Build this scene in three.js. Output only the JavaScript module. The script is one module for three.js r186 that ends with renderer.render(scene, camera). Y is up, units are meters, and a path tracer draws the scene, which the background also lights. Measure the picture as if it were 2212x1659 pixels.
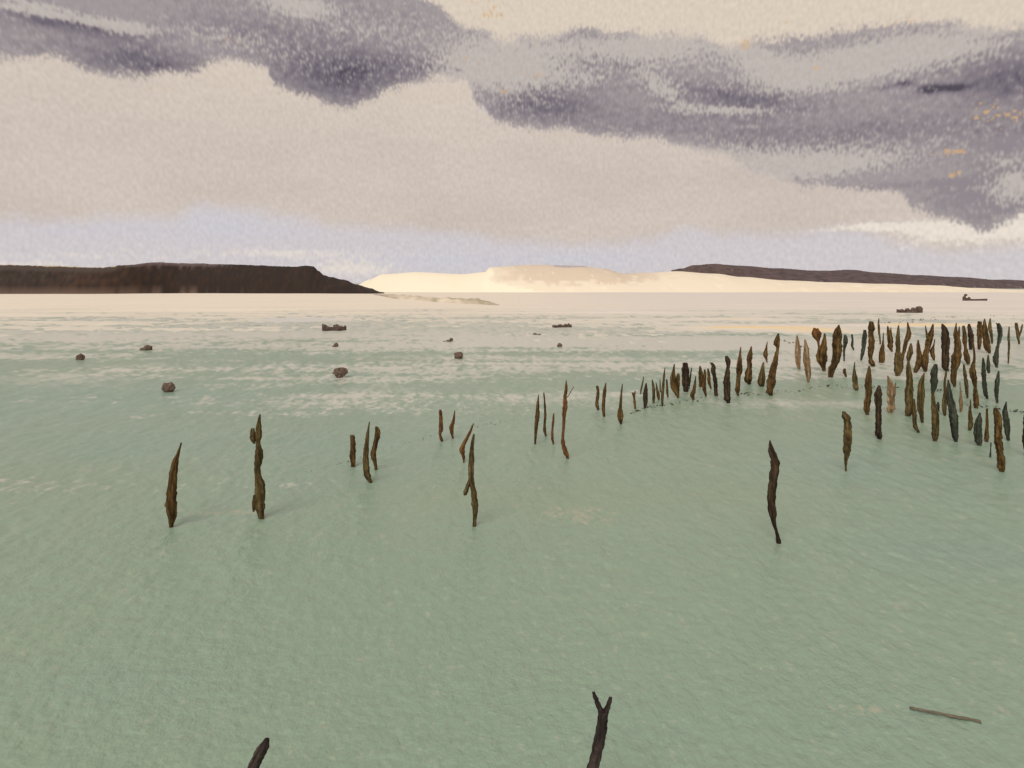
import * as THREE from 'three';
import { mergeGeometries } from 'three/addons/utils/BufferGeometryUtils.js';

// ---------------------------------------------------------------- camera, sky, sun, exposure
const EYE = 6;                                    // metres above the water
const HORIZON = 610, MID = 1106, FOCAL = 1441;    // of a 2212 x 1659 view of the place
const scene = new THREE.Scene();
const camera = new THREE.PerspectiveCamera(2 * Math.atan(829.5 / FOCAL) * 180 / Math.PI, 4 / 3, 0.1, 6000);
camera.position.set(0, EYE, 0);
camera.lookAt(0, EYE, -10);
camera.setViewOffset(1024, 768, 0, (829.5 - HORIZON) * 1024 / 2212, 1024, 768);
const renderer = new THREE.WebGLRenderer({ antialias: true });
renderer.setSize(1024, 768);
renderer.toneMapping = THREE.LinearToneMapping;
renderer.toneMappingExposure = 1;
renderer.shadowMap.enabled = true;
renderer.shadowMap.type = THREE.PCFSoftShadowMap;

const sun = new THREE.DirectionalLight(new THREE.Color(1, 0.95, 0.88), 2.2);
sun.position.set(-38, 90, 92);
sun.castShadow = true;
sun.shadow.radius = 70;                           // thin cloud: a very soft sun
sun.shadow.mapSize.set(2048, 2048);
Object.assign(sun.shadow.camera, { left: -160, right: 160, top: 160, bottom: -160, near: 1, far: 600 });
scene.add(sun, sun.target);

// ---------------------------------------------------------------- noise, numbers
function rng(seed) { let a = seed >>> 0; return () => { a = (a + 0x6D2B79F5) | 0; let t = Math.imul(a ^ (a >>> 15), 1 | a); t = (t + Math.imul(t ^ (t >>> 7), 61 | t)) ^ t; return ((t ^ (t >>> 14)) >>> 0) / 4294967296; }; }
const PERM = new Uint16Array(2048), GX = new Float32Array(1024), GY = new Float32Array(1024);
{
  const r = rng(77), p = Array.from({ length: 1024 }, (_, i) => i);
  for (let i = 1023; i > 0; i--) { const j = Math.floor(r() * (i + 1)); [p[i], p[j]] = [p[j], p[i]]; }
  for (let i = 0; i < 2048; i++) PERM[i] = p[i & 1023];
  for (let i = 0; i < 1024; i++) { const a = r() * Math.PI * 2; GX[i] = Math.cos(a); GY[i] = Math.sin(a); }
}
function noise(x, y) {                            // gradient noise, about -0.7 .. 0.7
  const xi = Math.floor(x), yi = Math.floor(y), fx = x - xi, fy = y - yi, X = xi & 1023, Y = yi & 1023;
  const u = fx * fx * fx * (fx * (fx * 6 - 15) + 10), v = fy * fy * fy * (fy * (fy * 6 - 15) + 10);
  const X1 = (X + 1) & 1023, Y1 = (Y + 1) & 1023;
  const a = PERM[PERM[X] + Y], b = PERM[PERM[X1] + Y], c = PERM[PERM[X] + Y1], d = PERM[PERM[X1] + Y1];
  const na = GX[a] * fx + GY[a] * fy, nb = GX[b] * (fx - 1) + GY[b] * fy;
  const nc = GX[c] * fx + GY[c] * (fy - 1), nd = GX[d] * (fx - 1) + GY[d] * (fy - 1);
  const t = na + (nb - na) * u;
  return t + (nc + (nd - nc) * u - t) * v;
}
const fbm = (x, y, n = 4) => { let s = 0, a = 1; for (let i = 0; i < n; i++) { s += a * noise(x, y); x = x * 2.03 + 17.3; y = y * 2.03 + 5.1; a *= 0.5; } return s; };
const { clamp, smoothstep: ss, lerp } = THREE.MathUtils;
const step = (a, b, x) => a < b ? ss(x, a, b) : 1 - ss(x, b, a);
const lin = (r, g, b) => { const c = new THREE.Color().setRGB(r / 255, g / 255, b / 255, THREE.SRGBColorSpace); return [c.r, c.g, c.b]; };
const mix = (a, b, t) => { a[0] += (b[0] - a[0]) * t; a[1] += (b[1] - a[1]) * t; a[2] += (b[2] - a[2]) * t; };
function curve(points) {                          // smooth y(x) through points
  return (x) => {
    const n = points.length;
    if (x <= points[0][0]) return points[0][1];
    if (x >= points[n - 1][0]) return points[n - 1][1];
    let i = 1; while (points[i][0] < x) i++;
    const [x0, y0] = points[i - 1], [x1, y1] = points[i];
    return y0 + (y1 - y0) * ss(x, x0, x1);
  };
}
const DEG = 180 / Math.PI;
const bearing = (x) => Math.atan((x - MID) / FOCAL) * DEG;
const dir = (x, v) => { const a = Math.atan((x - MID) / FOCAL); return [a * DEG, Math.atan((HORIZON - v) / FOCAL * Math.cos(a)) * DEG]; };

// ---------------------------------------------------------------- the sky: bands of cloud over a clear lavender strip
{
  const W = 4096, Hh = 2048, data = new Float32Array(W * Hh * 4);
  const table = (pts) => { const c = curve(pts.map(([x, v]) => dir(x, v))), t = new Float32Array(901); for (let i = 0; i <= 900; i++) t[i] = c(-45 + i / 10); return (a) => { const f = clamp((a + 45) * 10, 0, 899.99), i = Math.floor(f); return t[i] + (t[i + 1] - t[i]) * (f - i); }; };
  // lower edge of the cream cloud bank
  const creamEdge = table([[-100, 478], [0, 472], [150, 476], [270, 466], [370, 472], [430, 442], [500, 450], [600, 462], [740, 488], [830, 494], [960, 502], [1150, 522], [1250, 528], [1400, 518], [1480, 492], [1560, 505], [1700, 508], [1850, 492], [1930, 520], [2050, 540], [2150, 535], [2300, 520]]);
  // lower and upper edge of the grey cloud
  const low = table([[-100, 118], [0, 122], [60, 126], [120, 118], [200, 156], [300, 166], [400, 150], [500, 128], [570, 140], [595, 186], [660, 205], [740, 232], [800, 214], [850, 190], [950, 168], [1000, 170], [1040, 230], [1080, 268], [1200, 278], [1400, 298], [1550, 330], [1650, 378], [1750, 400], [1850, 405], [1940, 415], [1980, 448], [2060, 478], [2130, 494], [2180, 480], [2240, 452], [2320, 430]]);
  const up = table([[-100, -260], [500, -230], [820, -120], [930, -10], [1000, 55], [1100, 85], [1250, 62], [1450, 70], [1600, 92], [1800, 66], [2000, 46], [2212, 60], [2320, 80]]);
  const spot = (x, v, rx, rv, w, turn = 0) => { const [a, e] = dir(x, v), c = Math.cos(a / DEG); return [a, e, rx / FOCAL * DEG * c * c, rv / FOCAL * DEG * c, w, Math.cos(turn), Math.sin(turn)]; };
  const field = (spots, a, e) => { let s = 0; for (const [sa, se, ra, re, w, c, n] of spots) { const x = a - sa, y = e - se, p = (x * c + y * n) / ra, q = (y * c - x * n) / re, d = p * p + q * q; if (d < 6) s += w * Math.exp(-d); } return s; };
  const dark = [spot(310, 135, 190, 34, 0.9), spot(160, 55, 170, 18, 1.0), spot(720, 175, 150, 55, 0.9), spot(880, 140, 130, 34, 0.6), spot(560, 70, 200, 45, 0.45), spot(1190, 225, 150, 40, 0.75), spot(1290, 130, 130, 28, 0.3), spot(1570, 205, 170, 26, 0.7, -0.18), spot(1500, 250, 240, 36, 0.5), spot(1800, 290, 330, 34, 0.5), spot(2180, 170, 140, 50, 1.0), spot(2010, 192, 26, 9, 1.6), spot(2065, 190, 30, 8, 1.2), spot(1955, 180, 20, 7, 1.2), spot(1910, 190, 20, 6, 0.7), spot(2120, 420, 120, 60, 0.55), spot(2200, 310, 120, 50, 0.55), spot(1830, 408, 200, 10, 0.5)];
  const pale = [spot(1070, 130, 150, 66, 0.85), spot(1480, 110, 120, 34, 0.6), spot(1850, 130, 320, 40, 0.5), spot(1260, 170, 60, 20, 0.4), spot(1560, 350, 330, 30, 0.5), spot(560, 110, 160, 26, 0.25), spot(1300, 100, 140, 26, 0.5), spot(1420, 350, 200, 26, 0.5), spot(1650, 370, 160, 20, 0.6), spot(760, 60, 160, 26, 0.3), spot(640, 30, 60, 8, 0.6), spot(120, 34, 190, 7, 1.0), spot(80, 12, 120, 9, 0.8), spot(265, 58, 60, 12, 1.2), spot(640, 8, 80, 14, 1.1), spot(470, 75, 120, 20, 0.35), spot(1390, 100, 110, 20, 0.7), spot(1430, 190, 70, 22, 0.8, -0.6), spot(1560, 238, 110, 9, 0.95, -0.1), spot(1640, 130, 90, 26, 0.95, -0.5), spot(1760, 165, 130, 34, 0.8), spot(1960, 110, 190, 34, 0.85), spot(1090, 150, 130, 40, 0.55), spot(2190, 400, 60, 38, 1.0), spot(2170, 345, 50, 14, 0.5), spot(1780, 355, 170, 28, 0.7), spot(1450, 330, 150, 20, 0.3)];
  const bright = [spot(2090, 500, 150, 26, 1.1), spot(2200, 478, 80, 26, 1), spot(1900, 490, 120, 10, 0.9), spot(640, 548, 170, 10, 0.5), spot(760, 580, 90, 16, 0.8), spot(200, 552, 240, 8, 0.3), spot(60, 570, 130, 6, 0.55)];
  const blue = [spot(480, 480, 80, 34, 0.6), spot(560, 500, 120, 14, 0.4), spot(250, 495, 150, 16, 0.5), spot(940, 565, 180, 20, 0.75), spot(1210, 555, 90, 14, 0.4), spot(1060, 225, 26, 20, 1.0), spot(1300, 560, 160, 14, 0.5)];
  const gold = [spot(1060, 25, 50, 24, 0.8), spot(1610, 95, 26, 14, 1.2), spot(1770, 145, 16, 9, 1.2), spot(1160, 160, 40, 12, 0.8), spot(2065, 378, 30, 10, 1.3), spot(2060, 328, 40, 10, 1.2), spot(2130, 240, 50, 24, 0.9), spot(2200, 250, 30, 20, 0.8), spot(1085, 195, 50, 14, 0.6), spot(1000, 130, 40, 22, 0.5), spot(520, 90, 50, 10, 0.6), spot(340, 190, 60, 10, 0.5), spot(1960, 40, 50, 14, 0.7), spot(1700, 55, 60, 16, 0.5)];
  const LAV = lin(206, 200, 203), BLUE = lin(200, 200, 210), CREAM = lin(208, 195, 184), CREAM2 = lin(197, 184, 175), TOP = lin(219, 205, 188), GREY = lin(161, 152, 154), DARK = lin(104, 96, 109), PALE = lin(196, 187, 180), BRIGHT = lin(231, 221, 208), GOLD = lin(214, 176, 126), DEEP = lin(58, 54, 66);
  const c = [0, 0, 0];
  for (let j = 0; j < Hh; j++) {
    const e = ((j + 0.5) / Hh - 0.5) * 180;
    for (let i = 0; i < W; i++) {
      const az = ((i + 0.5) / W - 0.5) * 360 + 90;
      const m0 = (((az + 45) % 180) + 180) % 180, a = (m0 > 90 ? 180 - m0 : m0) - 45;
      const o = (j * W + i) * 4;
      c[0] = LAV[0]; c[1] = LAV[1]; c[2] = LAV[2];
      if (e > -1.5) {
        const k = Math.cos(e / DEG), X = az * k;   // keeps the grain even towards the zenith
        const fine = noise(X * 5.2, e * 3.1 + 9), mid = noise(X * 1.7 + 40, e * 1.9), wide = noise(X * 0.5, e * 0.9 + 70);
        const hair = noise(X * 7.5 + 31, e * 2.6 + X * 1.2), rag = wide * 0.35 + mid * 0.35 + fine * 0.22;
        const dry = clamp(0.5 + 0.42 * fine + 0.36 * hair + 0.36 * mid, 0.18, 0.82);          // the dry brush: 0 .. 1
        const stip = clamp(0.5 + 0.6 * fine + 0.6 * hair + 0.35 * mid, 0.1, 1);
        const soft = fbm(az * 0.11, e * 0.3 + 3, 3);
        if (e < 9) mix(c, BLUE, clamp(field(blue, a, e) * 0.9 + soft * 0.12, 0, 1) * clamp(0.5 + dry * 0.4, 0, 1));
        if (e < 3) mix(c, BRIGHT, 0.75 * step(dry - 0.4, dry + 0.4, clamp(field(bright, a, e) + 0.1, 0, 1)));
        const kc = step(-0.8, 0.8, e - creamEdge(a) + rag * 0.9);
        if (kc > 0) {
          const t = [CREAM[0], CREAM[1], CREAM[2]];
          mix(t, CREAM2, clamp(0.3 + soft * 0.8 + mid * 0.25, 0, 1) * 0.8);
          if (e > 9) mix(t, TOP, clamp((e - 9) / 12 - 0.1, 0, 0.45));
          mix(c, t, kc * 0.94);
          if (e < 8) mix(c, BRIGHT, step(dry - 0.3, dry + 0.3, field(bright, a, e)));
          else if (e < 16) mix(c, BLUE, 0.7 * step(dry - 0.3, dry + 0.3, field(blue, a, e)));
        }
        let body = clamp((e - low(a)) * 0.55 + 0.5 + rag * 0.75, 0, 1);
        let top = clamp((up(a) - e) * 0.55 + 0.5 + rag * 0.9, 0, 1);
        if (e > 19) top = lerp(top, clamp(0.5 + fbm(az * 0.035 + 5, e * 0.08, 4) * 2.1 + rag * 0.6, 0, 1), step(21, 27, e));
        const kt = 1 - step(dry - 0.18, dry + 0.18, top), kl = step(dry - 0.18, dry + 0.18, body);
        const cloud = Math.min(kl, 1 - kt);
        if (cloud > 0) {
          const t = [GREY[0], GREY[1], GREY[2]];
          const d = clamp(field(dark, a, e) * 1.0 - 0.06 + soft * 0.3 + mid * 0.34 + hair * 0.3 + fine * 0.2, 0, 1.25);
          mix(t, DARK, Math.min(d, 1) * 0.9);
          if (d > 1) mix(t, DEEP, (d - 1) * 2.4);
          const p = field(pale, a, e) + soft * 0.15;
          if (p > 0) mix(t, PALE, step(stip - 0.34, stip + 0.34, p) * 0.85);
          mix(c, t, cloud);
        }
        if (kt > 0 && e > 12) mix(c, TOP, kt * 0.9 * step(10, 16, e));
        const g = field(gold, a, e);
        if (g > 0.02) mix(c, GOLD, 0.75 * step(0.1, 0.3, g * 0.9 + fine * 1.3 + mid * 0.5 - 0.75));
        const grain = 1 + 0.12 * noise(X * 4.6 + 90, e * 2.9) + 0.05 * noise(X * 2.4 + e, e * 1.6 + 15);
        c[0] *= grain; c[1] *= grain; c[2] *= grain;
      }
      data[o] = c[0]; data[o + 1] = c[1]; data[o + 2] = c[2]; data[o + 3] = 1;
    }
  }
  const sky = new THREE.DataTexture(data, W, Hh, THREE.RGBAFormat, THREE.FloatType);
  sky.mapping = THREE.EquirectangularReflectionMapping;
  sky.magFilter = sky.minFilter = THREE.LinearFilter;
  sky.needsUpdate = true;
  scene.background = sky;
  scene.environment = sky;
}

// ---------------------------------------------------------------- helpers
const used = {};
const numbered = (n) => { used[n] = (used[n] ?? -1) + 1; return used[n] ? `${n}_${String(used[n]).padStart(3, '0')}` : n; };
function tag(o, label, category, group, kind) {
  o.userData = { label, category };
  if (group) o.userData.group = group;
  if (kind) o.userData.kind = kind;
  return o;
}
function mesh(name, geometry, material, parent) {
  const m = new THREE.Mesh(geometry, material);
  m.name = parent ? name : numbered(name);
  m.castShadow = m.receiveShadow = true;
  (parent ?? scene).add(m);
  return m;
}
function sheet(position, color, index) {
  const g = new THREE.BufferGeometry();
  g.setAttribute('position', new THREE.BufferAttribute(position, 3));
  if (color) g.setAttribute('color', new THREE.BufferAttribute(color, 3));
  g.setIndex(new THREE.BufferAttribute(index, 1));
  g.computeVertexNormals();
  return g;
}
const depthAt = (v) => EYE * FOCAL / (v - HORIZON);       // how far off the water at that height in the view lies
const painted = (roughness, extra = {}) => new THREE.MeshStandardMaterial({ vertexColors: true, roughness, ...extra });

// ---------------------------------------------------------------- the water: one sheet out to the horizon
// chop of many lengths: [wavelength across, steepness]; the long waves are drawn out along the wind, towards the shore
const RIPPLES = [[0.05, 0.4], [0.085, 0.4], [0.15, 0.46], [0.26, 0.42], [0.46, 0.38], [0.85, 0.3], [1.6, 0.22], [3, 0.12], [8, 0.05]];
const drawnOut = (l) => Math.min(0.9 + 2.2 * l, 2.4) * l;
function ripple(x, z, finest) {
  let h = 0;
  for (let k = 0; k < RIPPLES.length; k++) {
    const [l, s] = RIPPLES[k], fade = clamp((l - finest) / (finest * 0.6), 0, 1) * 0.48 * clamp(finest * 5 / l, 0.06, 1);
    if (fade > 0) h += fade * s * l * 0.5 * noise(x / l + k * 31.7, z / drawnOut(l) + k * 11.3);
  }
  return h;
}
function flecks(x, z, finest) {                    // foam and silt flecks, -1 .. 1, as fine as can still be told apart
  let h = 0, w = 0;
  for (let k = 0; k < RIPPLES.length; k++) {
    const l = RIPPLES[k][0] * 1.3, f = clamp((l - finest) / (finest * 0.6), 0, 1) * clamp(finest * 4 / l, 0.05, 1);
    if (f > 0) { h += f * noise(x / l + k * 17.1 + 5, z / drawnOut(l) + k * 7.7); w += f * f; }
  }
  return w ? clamp(h / Math.sqrt(w) * 1.8, -1, 1) : 0;
}
const chopMap = (() => {                           // the finest chop, five metres of it, repeating
  const S = 1024, d = new Uint8Array(S * S * 4), wrap = (f) => (x, y) => { const u = x / S, v = y / S; return lerp(lerp(f(x, y), f(x - S, y), u), lerp(f(x, y - S), f(x - S, y - S), u), v); };
  const h = wrap((x, y) => 0.55 * noise(x / 8, y / 11) + 0.4 * noise(x / 15 + 50, y / 21) + 0.3 * noise(x / 4.5, y / 6 + 90));
  for (let y = 0; y < S; y++) for (let x = 0; x < S; x++) { const o = (y * S + x) * 4; d[o] = d[o + 1] = d[o + 2] = clamp(0.5 + 0.75 * h(x, y), 0, 1) * 255; d[o + 3] = 255; }
  const t = new THREE.DataTexture(d, S, S); t.wrapS = t.wrapT = THREE.RepeatWrapping; t.magFilter = t.minFilter = THREE.LinearFilter; t.needsUpdate = true;
  return t;
})();
{
  const bearings = [], radii = [0, 2, 4];
  for (let i = 0; i <= 1120; i++) bearings.push(-42 + i * 84 / 1120);
  for (let i = 1; i < 56; i++) bearings.push(42 + i * 276 / 56);
  for (let d = 640; d > 14; d -= 0.92) radii.push(EYE * 667 / d);
  for (let d = 14; d > 1.5; d *= 0.94) radii.push(EYE * 667 / d);
  radii.push(4500);
  const n = bearings.length, m = radii.length, P = new Float32Array(n * m * 3), C = new Float32Array(n * m * 3), I = new Uint32Array(n * (m - 1) * 6);
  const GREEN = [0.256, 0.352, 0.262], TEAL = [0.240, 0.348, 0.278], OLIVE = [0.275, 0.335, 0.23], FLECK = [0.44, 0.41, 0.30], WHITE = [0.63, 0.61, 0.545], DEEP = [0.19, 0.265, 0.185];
  // patches of milky, silty water where they lie: x, z, half width, half depth, weight
  const place = (x, v, hw, hv, w) => { const z = depthAt(v), s = z / FOCAL; return [(x - MID) * s, -z, hw * s, (depthAt(v - hv) - depthAt(v + hv)) / 2, w]; };
  const milky = [place(1180, 862, 150, 16, 0.9), place(1330, 850, 120, 12, 0.5), place(1690, 872, 170, 13, 0.9), place(1880, 876, 90, 10, 0.7), place(800, 850, 130, 22, 0.75), place(620, 872, 170, 14, 0.5), place(150, 815, 170, 16, 0.9), place(330, 792, 120, 10, 0.55), place(960, 772, 330, 7, 0.7), place(1280, 776, 260, 6, 0.9), place(900, 790, 400, 6, 0.6), place(1420, 742, 360, 14, 0.8), place(1750, 750, 260, 14, 0.9), place(2050, 820, 220, 7, 0.35), place(1150, 932, 70, 6, 0.4), place(1640, 790, 260, 10, 0.6), place(200, 735, 360, 14, 0.7), place(620, 728, 300, 10, 0.7), place(1060, 735, 280, 12, 0.8)];
  const silt = [place(480, 1105, 110, 8, 0.7), place(1230, 1105, 110, 16, 0.55), place(1270, 1125, 60, 8, 0.6), place(1870, 1532, 90, 12, 0.75), place(2140, 1545, 50, 14, 0.5), place(1700, 905, 200, 8, 0.3), place(2130, 990, 120, 16, 0.35)];
  const teal = [place(300, 860, 420, 30, 0.7), place(500, 960, 380, 50, 0.5), place(1820, 1010, 420, 60, 0.5), place(2120, 1200, 260, 60, 0.6), place(150, 1480, 420, 90, 0.5), place(1500, 1560, 500, 80, 0.4)];
  const weedy = [place(1250, 1070, 420, 40, 0.7), place(100, 1040, 260, 60, 0.5), place(1350, 806, 420, 8, 0.7), place(850, 778, 300, 5, 0.7), place(1250, 765, 300, 5, 0.6), place(1800, 850, 300, 12, 0.5)];
  const sum = (list, x, z) => { let s = 0; for (const [px, pz, hx, hz, w] of list) { const p = (x - px) / hx, q = (z - pz) / hz, d = p * p + q * q; if (d < 5) s += w * Math.exp(-d); } return s; };
  const c = [0, 0, 0];
  for (let j = 0; j < m; j++) for (let i = 0; i < n; i++) {
    const a = bearings[i] / DEG, r = radii[j], x = r * Math.sin(a), z = -r * Math.cos(a), o = (j * n + i) * 3;
    const front = i <= 1120, finest = front ? Math.max(r * 0.0034, 0.03) : Math.max(r * 0.2, 0.5);
    P[o] = x; P[o + 1] = r > 1200 ? 0 : ripple(x, z, finest); P[o + 2] = z;
    c[0] = GREEN[0]; c[1] = GREEN[1]; c[2] = GREEN[2];
    const b1 = fbm(x * 0.09 + 7, z * 0.05, 3), b2 = fbm(x * 0.35 + 3, z * 0.14 + 8, 3);
    if (front) {
      const f = flecks(x, z, Math.max(r * 0.0036, 0.03));
      mix(c, TEAL, clamp(sum(teal, x, z) + b1 * 0.5 + 0.1, 0, 1));
      mix(c, OLIVE, clamp(sum(weedy, x, z) + b2 * 0.3 - b1 * 0.3 + f * 0.2, 0, 1) * 0.6);
      mix(c, DEEP, step(0.1, 0.9, -f) * 0.25);
      // milky patches, and a ramp for the paleness that grows with distance
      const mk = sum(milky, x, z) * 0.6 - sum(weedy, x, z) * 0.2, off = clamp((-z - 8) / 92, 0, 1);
      // shoals: edged sandy streaks, denser far off to paint the pale sky sheen into the water
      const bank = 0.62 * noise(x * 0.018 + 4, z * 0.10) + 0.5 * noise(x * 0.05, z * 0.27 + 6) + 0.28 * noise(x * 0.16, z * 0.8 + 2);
      const sheenStreaks = 0.66 * step(-0.2, 0.2, bank + (off - 0.50) * 1.3 + f * 0.2);
      const cover = clamp(0.06 + sheenStreaks + mk + b2 * 0.10 + b1 * 0.08 , 0, 1.05);
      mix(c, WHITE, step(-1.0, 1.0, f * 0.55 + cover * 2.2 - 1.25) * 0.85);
      mix(c, FLECK, step(0.35, 1.0, sum(silt, x, z) + f * 0.6) * 0.6);
    } else mix(c, TEAL, 0.4);
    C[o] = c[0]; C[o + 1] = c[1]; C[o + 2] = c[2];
  }
  let q = 0;
  for (let j = 0; j < m - 1; j++) for (let i = 0; i < n; i++) {
    const k = (i + 1) % n, A = j * n + i, B = j * n + k, D = A + n, E = B + n;
    I[q++] = A; I[q++] = B; I[q++] = D; I[q++] = B; I[q++] = E; I[q++] = D;
  }
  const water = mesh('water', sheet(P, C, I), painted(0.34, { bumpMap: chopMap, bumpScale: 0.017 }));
  const uv = new Float32Array(n * m * 2);
  for (let i = 0; i < n * m; i++) { uv[i * 2] = P[i * 3] / 5; uv[i * 2 + 1] = P[i * 3 + 2] / 5; }
  water.geometry.setAttribute('uv', new THREE.BufferAttribute(uv, 2));
  tag(water, 'milky sage green sea with pale streaks and fine ripples', 'water', null, 'structure');
}

// ---------------------------------------------------------------- pale tidal flat, sand hills and headlands
const along = (pts) => curve(pts);
function terrain(name, x0, x1, nx, nz, front, crest, back, height, color, label, category, roughness = 0.95) {
  const P = new Float32Array((nx + 1) * (nz + 1) * 3), C = new Float32Array(P.length), I = new Uint32Array(nx * nz * 6);
  const c = [0, 0, 0];
  for (let j = 0; j <= nz; j++) for (let i = 0; i <= nx; i++) {
    const x = lerp(x0, x1, i / nx), t = j / nz, f = front(x), z = lerp(f, f + back, t), X = (x - MID) / FOCAL * (f + crest), o = (j * (nx + 1) + i) * 3;
    const y = height(x, t, z, X);
    P[o] = X * Math.max(z / (f + crest), 1); P[o + 1] = y; P[o + 2] = -z;
    color(c, x, t, y, X, z); C[o] = c[0]; C[o + 1] = c[1]; C[o + 2] = c[2];
  }
  let q = 0;
  for (let j = 0; j < nz; j++) for (let i = 0; i < nx; i++) {
    const A = j * (nx + 1) + i, B = A + 1, D = A + nx + 1, E = D + 1;
    I[q++] = A; I[q++] = B; I[q++] = D; I[q++] = B; I[q++] = E; I[q++] = D;
  }
  return tag(mesh(name, sheet(P, C, I), painted(roughness)), label, category, null, 'structure');
}
const set = (c, v) => { c[0] = v[0]; c[1] = v[1]; c[2] = v[2]; };

// the flat: wide sheet of pale wet sand whose swells and hollows break the waterline into streaks
{
  const nx = 900, nz = 420, P = new Float32Array((nx + 1) * (nz + 1) * 3), C = new Float32Array(P.length), I = new Uint32Array(nx * nz * 6), c = [0, 0, 0];
  const SAND = [0.79, 0.71, 0.60], LILAC = [0.68, 0.635, 0.60], GOLDEN = [0.80, 0.64, 0.40], BLUISH = [0.52, 0.56, 0.68], WHITE = [0.84, 0.77, 0.67], WET = [0.60, 0.585, 0.50];
  const streak = [[(1640 - MID), 709, 170, 3.6, 1], [(2010 - MID), 703, 190, 3.4, 0.9], [(1760 - MID), 716, 120, 4, 0.7], [(1620 - MID), 690, 100, 3, 0.5]];
  for (let j = 0; j <= nz; j++) for (let i = 0; i <= nx; i++) {
    const v = 625.5 + 132.5 * Math.pow(1 - j / nz, 1.5), z = depthAt(v), a = lerp(-1400, 1400, i / nx), X = a / FOCAL * z, o = (j * (nx + 1) + i) * 3;
    const n1 = fbm(X / 42, z / 9, 4), n2 = fbm(X / 9 + 4, z / 4 + 9, 3), n3 = noise(X / 1.6, z / 2.2);
    const shore = 102 + 10 * noise(X / 70, 3.3) - 16 * step(30, 110, X);
    P[o] = X; P[o + 1] = clamp((z - shore) / 90, -0.5, 0.9) * 0.16 + n1 * 0.10 + n2 * 0.035 + n3 * 0.02; P[o + 2] = -z;
    set(c, SAND);
    mix(c, LILAC, clamp(step(-30, 70, X + n1 * 60) * 0.85 + n2 * 0.25, 0, 1));
    mix(c, WHITE, clamp(n1 * 0.7 + n3 * 0.3, 0, 0.8));
    let g = 0; for (const [sa, sv, ha, hv, w] of streak) { const p = (a - sa) / ha, q2 = (v - sv) / hv; g += w * Math.exp(-p * p - q2 * q2); }
    P[o + 1] += Math.min(g, 1) * 0.26;                // low golden sand bars standing clear of the water
    mix(c, GOLDEN, step(0.3, 0.7, g + n2 * 0.4));
    const p = (a - (640 - MID)) / 130, q3 = (v - 693) / 9; mix(c, BLUISH, step(0.35, 0.9, Math.exp(-p * p - q3 * q3) + n3 * 0.5) * 0.7);
    mix(c, WET, step(0.11, 0.0, P[o + 1] + n3 * 0.03) * 0.75);
    C[o] = c[0]; C[o + 1] = c[1]; C[o + 2] = c[2];
  }
  let q = 0;
  for (let j = 0; j < nz; j++) for (let i = 0; i < nx; i++) {
    const A = j * (nx + 1) + i, B = A + 1, D = A + nx + 1, E = D + 1;
    I[q++] = A; I[q++] = B; I[q++] = D; I[q++] = B; I[q++] = E; I[q++] = D;
  }
  tag(mesh('tidal_flat', sheet(P, C, I), painted(0.9)), 'pale pinkish beige tidal flat between the green water and the headlands', 'tidal flat', null, 'structure');
}

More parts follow.
